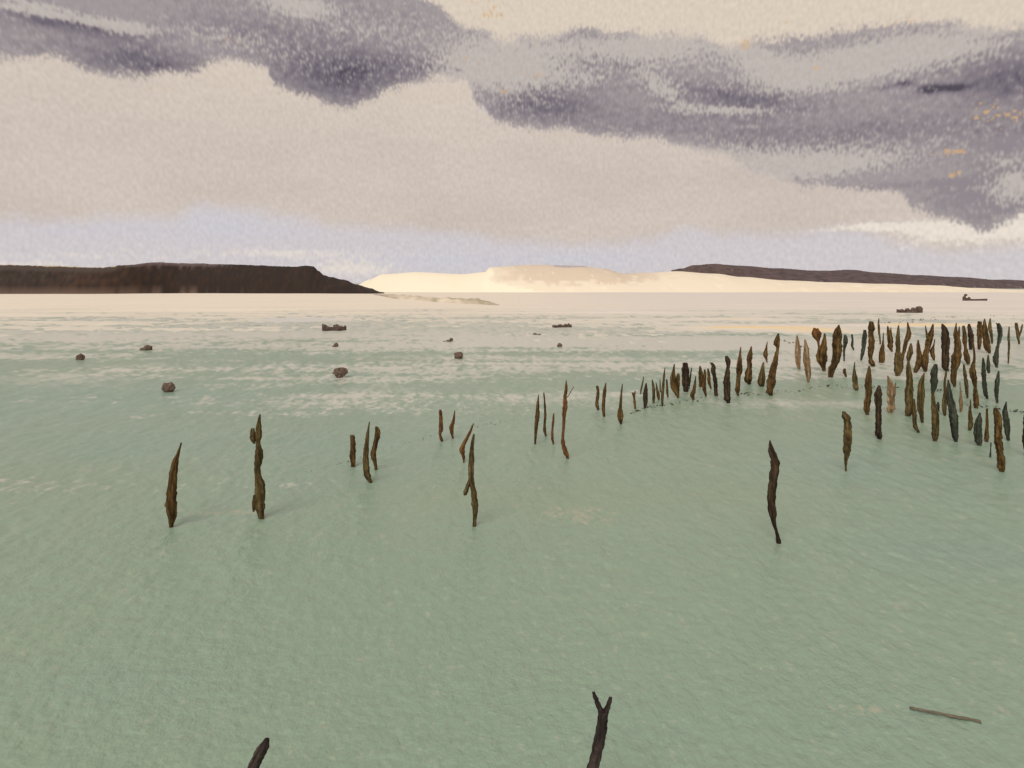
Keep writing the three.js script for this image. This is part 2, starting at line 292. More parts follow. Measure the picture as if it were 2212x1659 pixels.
// sand hills in the middle and running off to the right
{
  const top = along([[700, 640], [770, 622], [800, 604], [830, 592], [900, 588], [1000, 592], [1046, 588], [1060, 577], [1150, 572], [1250, 574], [1300, 580], [1350, 591], [1400, 589], [1460, 586], [1540, 591], [1600, 598], [1700, 606], [1800, 610], [1900, 613], [2000, 616], [2100, 622], [2250, 629], [2600, 634]]);
  const beach = along([[690, 630.5], [1000, 632], [1500, 632], [1900, 632], [2600, 635]]);
  const CREAM = [0.90, 0.82, 0.65], TAN = [0.66, 0.555, 0.44], PALE = [0.80, 0.71, 0.57], SHADE = [0.42, 0.38, 0.40], DRY = [0.36, 0.29, 0.2];
  terrain('sand_dune', 690, 2560, 900, 60, (x) => depthAt(beach(x)), 40, 150, (x, t, z, X) => {
    const crest = EYE + (HORIZON - top(x)) / FOCAL * (depthAt(beach(x)) + 40), r = t < 0.27 ? Math.sin(t / 0.27 * Math.PI / 2) : 1 - 0.7 * step(0.27, 1, t);
    return -0.4 + (Math.max(crest, 0.1) + 0.4) * r + (0.35 * fbm(X / 14, z / 8, 3) + 0.12 * noise(X / 1.6, z / 3)) * Math.sin(Math.min(t / 0.27, 1) * Math.PI) ** 0.5 * step(0, 3, crest);
  }, (c, x, t, y, X, z) => {
    const n = fbm(X / 10, z / 6, 3), n3 = noise(X / 1.2, z / 1.5);
    set(c, PALE);
    const cream = step(0.35, 0.6, 0.5 + (1062 - x) / 60 + n * 0.5 + (y < 6 ? (6 - y) * 0.35 : 0) * step(1320, 1100, x));
    mix(c, CREAM, x < 1330 ? cream : 0);
    mix(c, TAN, step(0.3, 0.7, Math.exp(-(((x - 1250) / 190) ** 2)) * step(2, 9, y + n * 3) + n * 0.2) * (1 - cream));
    mix(c, CREAM, step(0.3, 0.7, n + n3 * 0.4 + step(1500, 1900, x) * 0.3) * 0.6);
    mix(c, SHADE, step(0.45, 0.8, Math.exp(-(((x - 1230) / 55) ** 2)) * step(14, 16.5, y) + n3 * 0.2));  // shadow on the middle dune crest, painted into its sand colour
    mix(c, DRY, step(0.5, 0.62, Math.exp(-(((x - 1330) / 60) ** 2)) * step(0.16, 0.27, t) + n3 * 0.5 - 0.2));
  }, 'pale cream and tan sand dunes along the shore between the two headlands', 'sand dunes');
  // low dark spit of weed and stones at the foot of the dunes
  const foot = along([[800, 637], [870, 647], [950, 654], [1020, 658], [1095, 662]]);
  terrain('sand_spit', 800, 1095, 260, 16, (x) => depthAt(foot(x)), 4, 10, (x, t, z, X) => {
    const k = Math.min(1, (1095 - x) / 60) * clamp((x - 790) / 60, 0, 1);
    return -0.3 + (k * Math.sin(t * Math.PI) ** 0.7 * (1.6 + 0.5 * noise(x / 26, 3) + 0.35 * noise(x / 7, z))) + 0.15 * k;
  }, (c, x, t, y, X) => { set(c, [0.40, 0.345, 0.25]); mix(c, [0.70, 0.62, 0.49], clamp(0.35 + noise(x / 17, t * 3) * 1.2 + step(1000, 940, x) * 0.25 - step(990, 1040, x) * 0.3, 0, 1)); mix(c, [0.2, 0.15, 0.1], step(880, 800, x) * 0.8); }, 'low olive tan spit of sand reaching right from the dark headland tip', 'sand spit');
}
// left headland
{
  const top = along([[-500, 575], [-200, 578], [0, 572], [120, 575], [220, 578], [270, 573], [330, 567], [420, 569], [560, 573], [632, 576.5], [662, 573], [676, 575], [688, 585], [700, 595], [712, 598], [740, 604], [770, 615], [800, 624], [824, 632], [842, 638]]);
  const shore = along([[-520, 635.5], [200, 635.5], [420, 634], [842, 635]]);
  const DARK = [0.021, 0.012, 0.009], RUST = [0.075, 0.032, 0.013], GREYISH = [0.06, 0.045, 0.037], HEATH = [0.12, 0.085, 0.085], FOOT = [0.13, 0.085, 0.065], STRAW = [0.5, 0.38, 0.2];
  terrain('headland', -520, 842, 900, 70, (x) => depthAt(shore(x)), 9, 100, (x, t, z, X) => {
    const crest = EYE + (HORIZON - top(x)) / FOCAL * (depthAt(shore(x)) + 9), r = t < 0.09 ? (t / 0.09) ** 0.6 : 1 - 0.8 * step(0.2, 1, t);
    return -0.5 + (Math.max(crest, 0) + 0.5) * r + (0.5 * fbm(X / 9, z / 9, 4) + 0.25 * noise(X / 1.3, z / 4)) * Math.min(1, t * 12) * step(0, 4, crest);
  }, (c, x, t, y, X, z) => {
    const n = fbm(X / 8, y / 9 + z / 60, 3), s = noise(X / 2.2, y / 2.6), s2 = noise(X / 4.6 + 8, y / 2.2);
    set(c, DARK);
    mix(c, RUST, clamp(step(480, 200, x) * step(60, 200, x) * 0.35 + s * 0.6 + s2 * 0.4 - 0.05, 0, 0.8));
    mix(c, GREYISH, clamp(step(300, 60, x) * 0.55 + n * 0.5, 0, 1) * clamp(0.6 + s, 0, 1) * 0.8);
    mix(c, HEATH, step(0.5, 0.8, step(0.055, 0.085, t) * Math.exp(-(((x - 380) / 150) ** 2)) + s * 0.3));
    mix(c, GREYISH, step(0.4, 0.7, step(0.045, 0.075, t) * step(330, 200, x) + s2 * 0.3) * 0.9);
    mix(c, FOOT, step(0.45, 0.8, step(2.4, 0.4, y) * step(760, 100, x) + s2 * 0.7));
    mix(c, STRAW, step(0.5, 0.8, step(0.085, 0.1, t) * step(330, 240, x) + s * 0.9 - 0.25));
  }, 'long dark brown headland with a blunt right end, at left on the horizon', 'headland');
}
// right headland, farther away behind the dunes
{
  const top = along([[1448, 584], [1470, 580], [1500, 573], [1540, 570], [1600, 574], [1680, 580], [1770, 585], [1840, 583], [1900, 589], [1980, 594], [2060, 598], [2150, 604], [2300, 609], [2600, 614]]);
  const PURPLE = [0.105, 0.075, 0.080], DARK = [0.05, 0.036, 0.042], BROWN = [0.12, 0.078, 0.055], PINK = [0.34, 0.27, 0.25];
  terrain('headland', 1450, 2600, 700, 60, () => 640, 24, 120, (x, t, z, X) => {
    const crest = EYE + (HORIZON - top(x)) / FOCAL * 665, r = t < 0.2 ? (t / 0.2) ** 0.6 : 1 - 0.8 * step(0.25, 1, t);
    return -0.5 + (crest + 0.5) * r + (0.5 * fbm(X / 18, z / 12, 3) + 0.3 * noise(X / 2.4, z / 5)) * Math.min(1, t * 8);
  }, (c, x, t, y, X) => {
    const s = noise(X / 9, y / 1.1), s2 = noise(X / 2.2, y / 1.6 + 7);
    set(c, PURPLE); mix(c, DARK, clamp(0.35 + s * 1.4, 0, 1)); mix(c, BROWN, clamp(s2 * 1.1 + step(1750, 1560, x) * 0.3, 0, 0.85)); mix(c, PINK, step(0.25, 0.7, s + s2 * 0.4 + step(9, 3, y) * 0.3 - 0.2) * 0.4);
  }, 'thin purplish brown headland sloping down to the right behind the dunes', 'headland');
}

// ---------------------------------------------------------------- wooden posts
const woodBump = (() => {
  const S = 256, d = new Uint8Array(S * S * 4);
  for (let y = 0; y < S; y++) for (let x = 0; x < S; x++) {
    const t = x / S, v = 0.5 + 0.5 * lerp(noise(x / 5, y / 34), noise((x - S) / 5, y / 34), t) + 0.35 * lerp(noise(x / 2.2 + 40, y / 9), noise((x - S) / 2.2 + 40, y / 9), t), o = (y * S + x) * 4;
    d[o] = d[o + 1] = d[o + 2] = clamp(v, 0, 1) * 255; d[o + 3] = 255;
  }
  const t = new THREE.DataTexture(d, S, S); t.wrapS = t.wrapT = THREE.RepeatWrapping; t.magFilter = t.minFilter = THREE.LinearFilter; t.needsUpdate = true;
  return t;
})();
const wood = new THREE.MeshPhysicalMaterial({ vertexColors: true, roughness: 0.9, specularIntensity: 0.35, bumpMap: woodBump, bumpScale: 0.02 });
const TONES = {                                    // dark, main, light streak
  brown: [[0.030, 0.018, 0.008], [0.100, 0.058, 0.019], [0.25, 0.145, 0.045]],
  dark: [[0.018, 0.012, 0.009], [0.048, 0.031, 0.018], [0.11, 0.070, 0.036]],
  rust: [[0.055, 0.026, 0.010], [0.155, 0.068, 0.022], [0.30, 0.145, 0.05]],
  olive: [[0.035, 0.026, 0.011], [0.100, 0.069, 0.026], [0.23, 0.165, 0.07]],
  slate: [[0.020, 0.022, 0.016], [0.050, 0.055, 0.040], [0.115, 0.120, 0.083]],
  faded: [[0.13, 0.075, 0.035], [0.27, 0.175, 0.095], [0.48, 0.37, 0.25]],
  drift: [[0.19, 0.165, 0.115], [0.26, 0.23, 0.165], [0.33, 0.30, 0.23]],
  char: [[0.022, 0.017, 0.016], [0.052, 0.038, 0.032], [0.11, 0.085, 0.07]],
};
let seed = 1;
// a shaft through [x, y, half width] in metres, top first; rings every few centimetres, knots, cracks and a ragged tip
function shaftGeometry(pts, tone, rootDepth = 0) {
  const k = seed++ * 13.37, n = pts.length, rows = Math.max(20, n * 8), around = 18, pos = [], col = [], uv = [], idx = [];
  const P = pts.map((p) => p.slice());
  if (rootDepth) P.push([P[n - 1][0], P[n - 1][1] - rootDepth, P[n - 1][2] * 0.9]);
  const at = (t) => {
    const f = clamp(t, 0, 0.99999) * (P.length - 1), i = Math.floor(f), u = f - i, g = (a) => P[clamp(a, 0, P.length - 1)];
    const p0 = g(i - 1), p1 = g(i), p2 = g(i + 1), p3 = g(i + 2), u2 = u * u, u3 = u2 * u;
    return [0, 1, 2].map((q) => 0.5 * (2 * p1[q] + (p2[q] - p0[q]) * u + (2 * p0[q] - 5 * p1[q] + 4 * p2[q] - p3[q]) * u2 + (3 * p1[q] - p0[q] - 3 * p2[q] + p3[q]) * u3));
  };
  const big = Math.max(...P.map((p) => p[2])), len = P[0][1] - P[P.length - 1][1], T = TONES[tone], c = [0, 0, 0];
  for (let j = 0; j <= rows; j++) {
    const [x, y, r0] = at(j / rows), r = Math.max(r0, big * 0.15), bend = big * 0.9 * noise(k, y / (big * 7));
    const wob = 1 + 0.22 * noise(y / (big * 0.9), k);
    for (let i = 0; i <= around; i++) {
      const a = i / around * Math.PI * 2, ca = Math.cos(a), sa = Math.sin(a);
      const groove = noise(ca * 2.6 + k, sa * 2.6 + y / (big * 9)), lump = noise(ca * 1.1 + k + 5, y / (big * 1.6)) + 0.7 * noise(sa * 1.1 + k + 9, y / (big * 1.3)), chip = noise(ca * 3.5 + k, y / (big * 0.5) + sa * 3);
      const R = r * wob * (1 + 0.30 * groove + 0.20 * lump + 0.21 * chip) + (j === 0 ? 0 : 0);
      pos.push(x + ca * R, y + (j < rows * 0.18 ? big * 0.5 * noise(ca * 2 + k, sa * 2) * (1 - j / (rows * 0.18)) : 0), sa * R * 0.92 + bend);
      uv.push(i / around, y / (big * 8));
      const s = noise(ca * 3.4 + k, sa * 3.4 + y / (big * 5)) + 0.6 * noise(ca * 6 + k, y / (big * 1.2) + sa * 4);
      set(c, T[1]); mix(c, T[0], clamp(-s * 2.2 + 0.25, 0, 1)); mix(c, T[2], clamp(s * 2.0 - 0.22, 0, 1) * 0.85);
      col.push(c[0], c[1], c[2]);
    }
  }
  for (let j = 0; j < rows; j++) for (let i = 0; i < around; i++) { const A = j * (around + 1) + i, B = A + 1, D = A + around + 1, E = D + 1; idx.push(A, B, D, B, E, D); }
  // the split top end
  const m = pos.length / 3; pos.push(pts[0][0], pts[0][1] + (pts[0][2] < big * 0.35 ? pts[0][2] : -pts[0][2] * 0.3), 0); uv.push(0.5, 0); col.push(...T[1]);
  for (let i = 0; i < around; i++) idx.push(m, i + 1, i);
  const g = new THREE.BufferGeometry();
  g.setAttribute('position', new THREE.Float32BufferAttribute(pos, 3));
  g.setAttribute('color', new THREE.Float32BufferAttribute(col, 3));
  g.setAttribute('uv', new THREE.Float32BufferAttribute(uv, 2));
  g.setIndex(idx); g.computeVertexNormals();
  return g;
}
const VIEWS = { a: [216, 837, 0.415], b: [648, 540, 0.3418], c: [1296, 621, 0.2197], d: [1674, 621, 0.2605], e: [0, 0, 1] };
function post(view, tone, group, label, outline, extra = {}) {
  const [ox, oy, s] = VIEWS[view], P = (o) => o.map(([x, y, r]) => [ox + x * s, oy + y * s, r * s]);
  const shaft = P(outline), [bx, by] = shaft[shaft.length - 1], z = depthAt(by), k = z / FOCAL;
  const local = (pts) => pts.map(([x, y, r]) => [(x - bx) * k, (by - y) * k, r * k * 0.87]);
  const pos = [(bx - MID) * k, 0, -z], parts = Object.entries(extra);
  const g = shaftGeometry(local(shaft), tone, 0.5);
  let o;
  if (!parts.length) o = mesh('wooden_post', g, wood);
  else {
    o = new THREE.Group(); o.name = numbered('wooden_post'); scene.add(o);
    mesh('shaft', g, wood, o);
    for (const [name, lines] of parts) for (const line of lines) mesh(name, shaftGeometry(local(P(line)), tone), wood, o);
  }
  o.position.set(...pos);
  return tag(o, label, 'post', group);
}
const ROW = 'weathered posts in the long diagonal row', CLUSTER = 'weathered posts crowded at the right', LONE = 'weathered posts standing apart in the green water';

// nearest, cut by the lower edge of the view
post('e', 'char', LONE, 'near dark post with a forked Y top in the foreground', [[1303, 1536, 11], [1300, 1570, 12], [1294, 1605, 13], [1286, 1640, 14], [1276, 1680, 15], [1266, 1730, 16], [1262, 1800, 16]], { branch: [[[1282, 1494, 4], [1287, 1508, 6], [1293, 1524, 7], [1301, 1545, 9]], [[1319, 1506, 4], [1315, 1520, 6], [1309, 1536, 7], [1302, 1556, 9]]] });
post('e', 'char', LONE, 'short dark stump tip leaning right at the bottom left of the foreground', [[576, 1598, 5], [570, 1612, 12], [560, 1632, 15], [548, 1655, 16], [538, 1690, 17], [530, 1740, 18], [526, 1810, 18]]);
// standing apart
post('a', 'brown', LONE, 'leftmost of the tall posts, alone, its pointed tip leaning to the right', [[419, 292, 3], [405, 340, 9], [388, 400, 19], [374, 500, 25], [373, 600, 29], [376, 670, 23], [372, 725, 12]]);
post('a', 'olive', LONE, 'tall post with a bulging knot near its pointed top, second from the left', [[834, 142, 4], [827, 190, 13], [824, 240, 19], [822, 290, 14], [826, 350, 25], [820, 430, 18], [832, 500, 25], [830, 580, 29], [829, 625, 28], [838, 686, 16]], { knot: [[[796, 212, 9], [797, 240, 16], [797, 268, 16], [803, 293, 8]]], splinter: [[[806, 560, 8], [803, 600, 12], [798, 648, 6]]] });
post('a', 'brown', LONE, 'short blunt post, left one of the trio right of the knotted post', [[1311, 250, 11], [1316, 300, 15], [1314, 360, 16], [1316, 412, 13]]);
post('a', 'olive', LONE, 'tall slender pointed post, middle one of the trio right of the knotted post', [[1403, 180, 3], [1393, 260, 11], [1386, 350, 16], [1388, 430, 19], [1396, 470, 18], [1410, 499, 10]]);
post('a', 'brown', LONE, 'curved post with a hooked top, right one of the trio', [[1439, 205, 8], [1446, 240, 16], [1432, 300, 14], [1423, 350, 16], [1432, 390, 10], [1438, 430, 9]]);
post('a', 'rust', LONE, 'rusty orange upright post, left of the small pair above the forked tall post', [[1771, 116, 7], [1775, 170, 11], [1774, 220, 12], [1770, 245, 9], [1780, 286, 9]]);
post('a', 'rust', LONE, 'small brown post with a pointed top, right of the rusty orange post', [[1847, 122, 3], [1839, 175, 9], [1830, 205, 14], [1832, 240, 9], [1837, 267, 6]]);
post('a', 'rust', LONE, 'rusty bow shaped post leaning right, tucked left of a tall dark post', [[1944, 188, 3], [1922, 240, 9], [1896, 290, 12], [1884, 325, 16], [1892, 360, 9], [1894, 392, 5]]);
post('a', 'olive', LONE, 'tall narrow post with a side stub halfway down, beside the rusty bowed post', [[1946, 245, 4], [1936, 320, 13], [1932, 420, 17], [1934, 490, 17], [1945, 540, 16], [1950, 600, 19], [1953, 650, 14], [1948, 726, 10]], { stub: [[[1926, 480, 10], [1916, 510, 13], [1904, 540, 14], [1900, 560, 9]]] });
post('e', 'dark', LONE, 'solitary wavy dark post in open green water below the thick part of the row', [[1664, 953, 2], [1667, 975, 8], [1675, 1000, 11], [1672, 1030, 10], [1667, 1068, 10], [1668, 1104, 9], [1671, 1128, 5], [1678, 1150, 4], [1683, 1173, 6]]);
post('d', 'olive', LONE, 'straight thick post standing alone left below the right hand crowd', [[574, 1030, 14], [588, 1068, 36], [598, 1110, 30], [598, 1180, 36], [600, 1260, 36], [600, 1330, 31], [598, 1400, 24], [592, 1460, 14], [590, 1530, 9]]);
// the diagonal row
post('b', 'brown', ROW, 'slim pointed post leaning left, leftmost of a group of four', [[1508, 915, 2], [1503, 970, 9], [1500, 1050, 15], [1492, 1120, 12], [1486, 1228, 7]]);
post('b', 'brown', ROW, 'thin straight post with a swollen foot, second in the group of four', [[1541, 903, 5], [1546, 960, 7], [1550, 1050, 9], [1546, 1100, 8], [1547, 1145, 12], [1553, 1174, 7]]);
post('b', 'rust', ROW, 'shortest post of the group of four, third from its left', [[1604, 1033, 4], [1600, 1080, 9], [1596, 1130, 8], [1594, 1190, 10], [1602, 1232, 6]]);
post('b', 'rust', ROW, 'tallest post of the group of four, wavy with a thin twig near its top', [[1683, 825, 3], [1682, 880, 10], [1675, 930, 11], [1676, 980, 17], [1669, 1040, 14], [1666, 1120, 10], [1661, 1180, 10], [1664, 1230, 14], [1682, 1288, 17], [1692, 1318, 9]], { twig: [[[1732, 862, 2], [1718, 885, 3], [1702, 912, 3], [1684, 935, 4]]] });
post('b', 'brown', ROW, 'blunt topped post, left of the close pair in the diagonal row', [[1879, 860, 9], [1884, 900, 11], [1877, 960, 12], [1878, 985, 13], [1884, 1010, 8]]);
post('b', 'brown', ROW, 'pointed post, right of the close pair in the diagonal row', [[1934, 840, 3], [1927, 880, 11], [1921, 940, 12], [1918, 1000, 12], [1922, 1054, 9]]);
post('c', 'brown', ROW, 'single post with a thin tip and a broad drop shaped foot', [[220, 950, 4], [211, 1020, 11], [206, 1100, 14], [201, 1190, 20], [200, 1250, 33], [201, 1300, 28], [206, 1345, 12]]);
post('c', 'rust', ROW, 'little post with a hooked head, right of the drop footed post', [[322, 1032, 10], [332, 1060, 15], [337, 1095, 12], [342, 1140, 14], [347, 1197, 9]], { branch: [[[345, 1018, 6], [344, 1036, 9], [338, 1056, 10]]] });
post('c', 'olive', ROW, 'thin faint slanting post behind the start of the thick part of the row', [[430, 876, 4], [416, 950, 9], [404, 1010, 9], [400, 1045, 6]]);
post('c', 'dark', ROW, 'stout spindle shaped post at the start of the thick part of the row', [[453, 942, 6], [450, 1000, 21], [447, 1060, 28], [447, 1130, 24], [443, 1187, 12]]);
post('c', 'olive', ROW, 'medium pointed post just right of the stout spindle shaped post', [[512, 906, 5], [525, 980, 17], [528, 1060, 16], [528, 1143, 13]]);
post('c', 'brown', ROW, 'short post between the medium pointed post and the tall needle thin post', [[551, 938, 5], [565, 1020, 15], [574, 1070, 18], [578, 1108, 9]]);
post('c', 'olive', ROW, 'thread thin post behind the left side of the tall needle thin post', [[590, 902, 4], [592, 960, 7], [592, 1026, 6]]);
post('c', 'olive', ROW, 'tall needle thin post in the middle of the diagonal row', [[637, 792, 4], [628, 880, 12], [620, 980, 15], [612, 1080, 16], [611, 1168, 9]]);
post('c', 'brown', ROW, 'short slim post on the right of the tall needle thin post', [[655, 903, 8], [660, 980, 12], [663, 1040, 12], [668, 1078, 9]]);
post('c', 'brown', ROW, 'broad lumpy post with a pointed peak and a lower right shoulder', [[731, 757, 6], [725, 830, 19], [722, 900, 34], [733, 970, 42], [750, 1020, 34], [770, 1088, 12]], { shoulder: [[[770, 846, 12], [768, 890, 22], [766, 950, 25], [762, 1010, 20]]] });
post('c', 'dark', ROW, 'broad square topped post, widest in the thick part of the row', [[838, 742, 26], [842, 800, 40], [845, 880, 42], [844, 950, 38], [846, 1024, 26]], { splinter: [[[902, 790, 5], [892, 850, 9], [882, 930, 10], [876, 1000, 6]]] });
post('c', 'brown', ROW, 'low post with a thin tip and a wide foot, right of the square topped post', [[941, 876, 5], [932, 950, 14], [920, 1020, 22], [905, 1060, 26], [918, 1103, 14]]);
post('c', 'brown', ROW, 'bulging short post, left leg of an M shaped clump', [[984, 776, 9], [990, 830, 21], [995, 900, 27], [986, 974, 14]]);
post('c', 'brown', ROW, 'post with a tapering foot inside the M shaped clump', [[1028, 806, 9], [1030, 850, 17], [1028, 930, 22], [1026, 1000, 20], [1042, 1074, 10]]);
post('c', 'brown', ROW, 'narrow post with a sharp foot inside the M shaped clump', [[1062, 798, 9], [1070, 860, 15], [1076, 940, 17], [1091, 998, 8]]);
post('c', 'dark', ROW, 'dark arched post, right leg of the M shaped clump', [[1094, 740, 18], [1118, 776, 22], [1116, 830, 23], [1130, 890, 24], [1140, 950, 22], [1140, 1000, 20], [1141, 1068, 20]]);
post('c', 'dark', ROW, 'bold dark post with a round head and a narrow neck', [[1246, 677, 14], [1258, 720, 29], [1258, 780, 20], [1255, 840, 26], [1250, 900, 36], [1250, 980, 36], [1248, 1060, 34], [1247, 1100, 36], [1262, 1134, 20]]);
post('c', 'brown', ROW, 'spear shaped post just right of the bold dark post', [[1386, 585, 4], [1378, 660, 14], [1370, 760, 28], [1370, 820, 33], [1363, 870, 22], [1358, 950, 24], [1352, 1010, 25], [1355, 1062, 12]]);
post('c', 'brown', ROW, 'club footed post standing between the spear shaped post and the heavy twin topped clump', [[1486, 584, 6], [1473, 650, 23], [1462, 700, 29], [1465, 750, 24], [1462, 820, 31], [1456, 890, 45], [1460, 930, 34], [1472, 958, 14]]);
post('c', 'brown', ROW, 'small dart shaped post above the left shoulder of the heavy clump', [[1646, 536, 5], [1636, 600, 13], [1626, 660, 25], [1635, 700, 13], [1642, 738, 6]]);
post('c', 'olive', ROW, 'pointed post forming the left shoulder of the heavy clump', [[1608, 742, 9], [1600, 810, 23], [1595, 880, 35], [1590, 940, 38], [1592, 978, 22]]);
post('c', 'brown', ROW, 'heavy leaning post with a bud shaped head, at the right end of the row', [[1747, 456, 8], [1736, 500, 27], [1728, 550, 37], [1740, 590, 16], [1728, 660, 23], [1710, 760, 33], [1695, 850, 43], [1685, 930, 47], [1675, 990, 41], [1664, 1030, 33], [1676, 1062, 22]]);
// the crowd at the right: upper row
post('c', 'faded', CLUSTER, 'pale faded post, left of the pale pair at the left of the crowd', [[1940, 476, 8], [1945, 560, 24], [1945, 650, 31], [1950, 740, 26], [1962, 814, 12]]);
post('c', 'faded', CLUSTER, 'pale faded post, right of the pale pair at the left of the crowd', [[2018, 516, 8], [2025, 600, 27], [2030, 700, 35], [2040, 780, 34], [2045, 850, 30], [2045, 932, 12]]);
post('d', 'rust', CLUSTER, 'post with a round bushy head on a thin stem, behind the pale pair', [[338, 338, 20], [346, 380, 42], [354, 420, 33], [364, 452, 14], [366, 500, 8], [364, 565, 8]]);
post('d', 'brown', CLUSTER, 'squat broad post below the round bushy head', [[414, 386, 8], [406, 450, 20], [390, 530, 43], [390, 600, 43], [398, 650, 24], [408, 694, 12]]);
post('d', 'brown', CLUSTER, 'thick tall post with a kinked foot to its left, right of the bushy head', [[528, 314, 6], [516, 370, 35], [512, 430, 41], [510, 500, 39], [512, 560, 37], [503, 620, 32], [482, 665, 31], [472, 705, 26], [467, 748, 20]]);
post('d', 'slate', CLUSTER, 'small grey post with a knobbly head, right of the thick kinked post', [[583, 392, 10], [586, 440, 22], [580, 490, 14], [577, 540, 9], [576, 614, 7]]);
post('d', 'slate', CLUSTER, 'tiny grey post standing right of the knobbly grey post', [[639, 388, 9], [643, 440, 9], [641, 480, 12], [652, 518, 7]]);
post('d', 'slate', CLUSTER, 'slate grey post leaning against the left of a knob headed brown post', [[745, 352, 12], [742, 420, 20], [738, 490, 18], [730, 550, 16], [719, 602, 8]]);
post('d', 'brown', CLUSTER, 'tall brown knob headed post with a waist above its foot', [[798, 282, 20], [804, 340, 28], [796, 380, 21], [800, 450, 27], [793, 540, 22], [791, 590, 15], [800, 625, 28], [813, 655, 14]]);
post('d', 'olive', CLUSTER, 'thin tapering post just right of the tall knob headed post', [[862, 255, 4], [860, 330, 10], [868, 400, 9], [872, 472, 6]]);
post('d', 'brown', CLUSTER, 'bottle shaped post with a thin neck, right of the tall knob headed post', [[895, 376, 4], [896, 450, 8], [889, 520, 21], [888, 580, 27], [885, 622, 20]]);
post('d', 'brown', CLUSTER, 'short twin tipped post right of the bottle shaped post', [[934, 322, 5], [946, 380, 20], [955, 450, 24], [958, 500, 20], [970, 532, 8]], { branch: [[[961, 332, 4], [964, 380, 8], [962, 430, 12]]] });
post('d', 'olive', CLUSTER, 'long post with a heavy foot, left arm of a V shape', [[1028, 315, 5], [1025, 345, 10], [1021, 390, 16], [1018, 460, 22], [1018, 530, 20], [1025, 590, 35], [1030, 650, 37], [1021, 700, 30], [1015, 738, 16]]);
post('d', 'brown', CLUSTER, 'crooked post with a bushy top, right arm of the V shape', [[1101, 290, 5], [1105, 350, 16], [1100, 410, 25], [1086, 450, 20], [1075, 520, 17], [1064, 560, 14], [1054, 606, 14]]);
post('d', 'olive', CLUSTER, 'short drop shaped post under the crooked bushy topped post', [[1126, 466, 7], [1120, 530, 23], [1111, 580, 20], [1108, 611, 14]]);
post('d', 'brown', CLUSTER, 'pointed post, left half of a broad W shaped clump', [[1190, 441, 7], [1190, 510, 19], [1195, 580, 26], [1184, 640, 30], [1164, 704, 16]]);
post('d', 'brown', CLUSTER, 'crooked twin tipped post, right half of the broad W shaped clump', [[1309, 306, 5], [1296, 380, 23], [1280, 440, 29], [1263, 500, 24], [1246, 570, 26], [1236, 640, 27], [1248, 698, 12]], { branch: [[[1250, 318, 4], [1256, 370, 9], [1268, 430, 14]]] });
post('d', 'brown', CLUSTER, 'small slanting post tucked right of the W shaped clump', [[1323, 432, 4], [1315, 480, 8], [1302, 520, 19], [1307, 570, 18], [1318, 606, 8]]);
post('d', 'dark', CLUSTER, 'thickest dark brown straight post of the upper row', [[1386, 306, 8], [1408, 360, 29], [1415, 440, 34], [1410, 520, 32], [1405, 600, 32], [1408, 660, 28], [1424, 694, 16]]);
post('d', 'brown', CLUSTER, 'long post with a swollen middle, right of the thickest dark post', [[1500, 300, 4], [1498, 370, 18], [1508, 440, 29], [1508, 510, 29], [1498, 580, 40], [1495, 630, 34], [1482, 700, 26], [1479, 770, 22], [1489, 823, 10]], { branch: [[[1530, 325, 4], [1528, 370, 9], [1520, 430, 12]]] });
post('d', 'brown', CLUSTER, 'slanting post with a pod shaped foot, right of the swollen post', [[1560, 317, 10], [1569, 380, 18], [1575, 450, 18], [1584, 500, 14], [1590, 550, 23], [1598, 600, 22], [1606, 635, 12]]);
post('d', 'dark', CLUSTER, 'even round topped post right of the pod footed post', [[1611, 303, 10], [1622, 370, 20], [1630, 440, 20], [1626, 518, 12]]);
post('d', 'brown', CLUSTER, 'straight blunt post, left of a touching trio of the upper row', [[1700, 282, 14], [1697, 350, 23], [1692, 430, 20], [1692, 514, 14]]);
post('d', 'brown', CLUSTER, 'widest post, in the middle of the touching trio of the upper row', [[1738, 262, 5], [1742, 350, 23], [1750, 430, 30], [1753, 500, 26], [1770, 544, 12]]);
post('d', 'olive', CLUSTER, 'thin paler post, right of the touching trio of the upper row', [[1785, 258, 5], [1785, 330, 15], [1792, 400, 12], [1800, 462, 9]]);
post('d', 'slate', CLUSTER, 'sinuous slate grey post with a hooked head and a leaf shaped foot', [[1842, 296, 16], [1860, 330, 21], [1868, 390, 20], [1860, 440, 16], [1846, 490, 12], [1836, 540, 17], [1833, 600, 25], [1840, 663, 12]]);
post('d', 'olive', CLUSTER, 'tall hair thin post right of the sinuous slate post', [[1941, 326, 5], [1938, 420, 9], [1940, 500, 9], [1938, 560, 8], [1934, 633, 5]]);
post('d', 'olive', CLUSTER, 'faint forked twiggy post at the far right end of the upper row', [[2000, 292, 11], [2008, 350, 14], [2015, 410, 12], [2025, 473, 7]], { branch: [[[2052, 306, 6], [2040, 350, 8], [2024, 410, 8]]] });
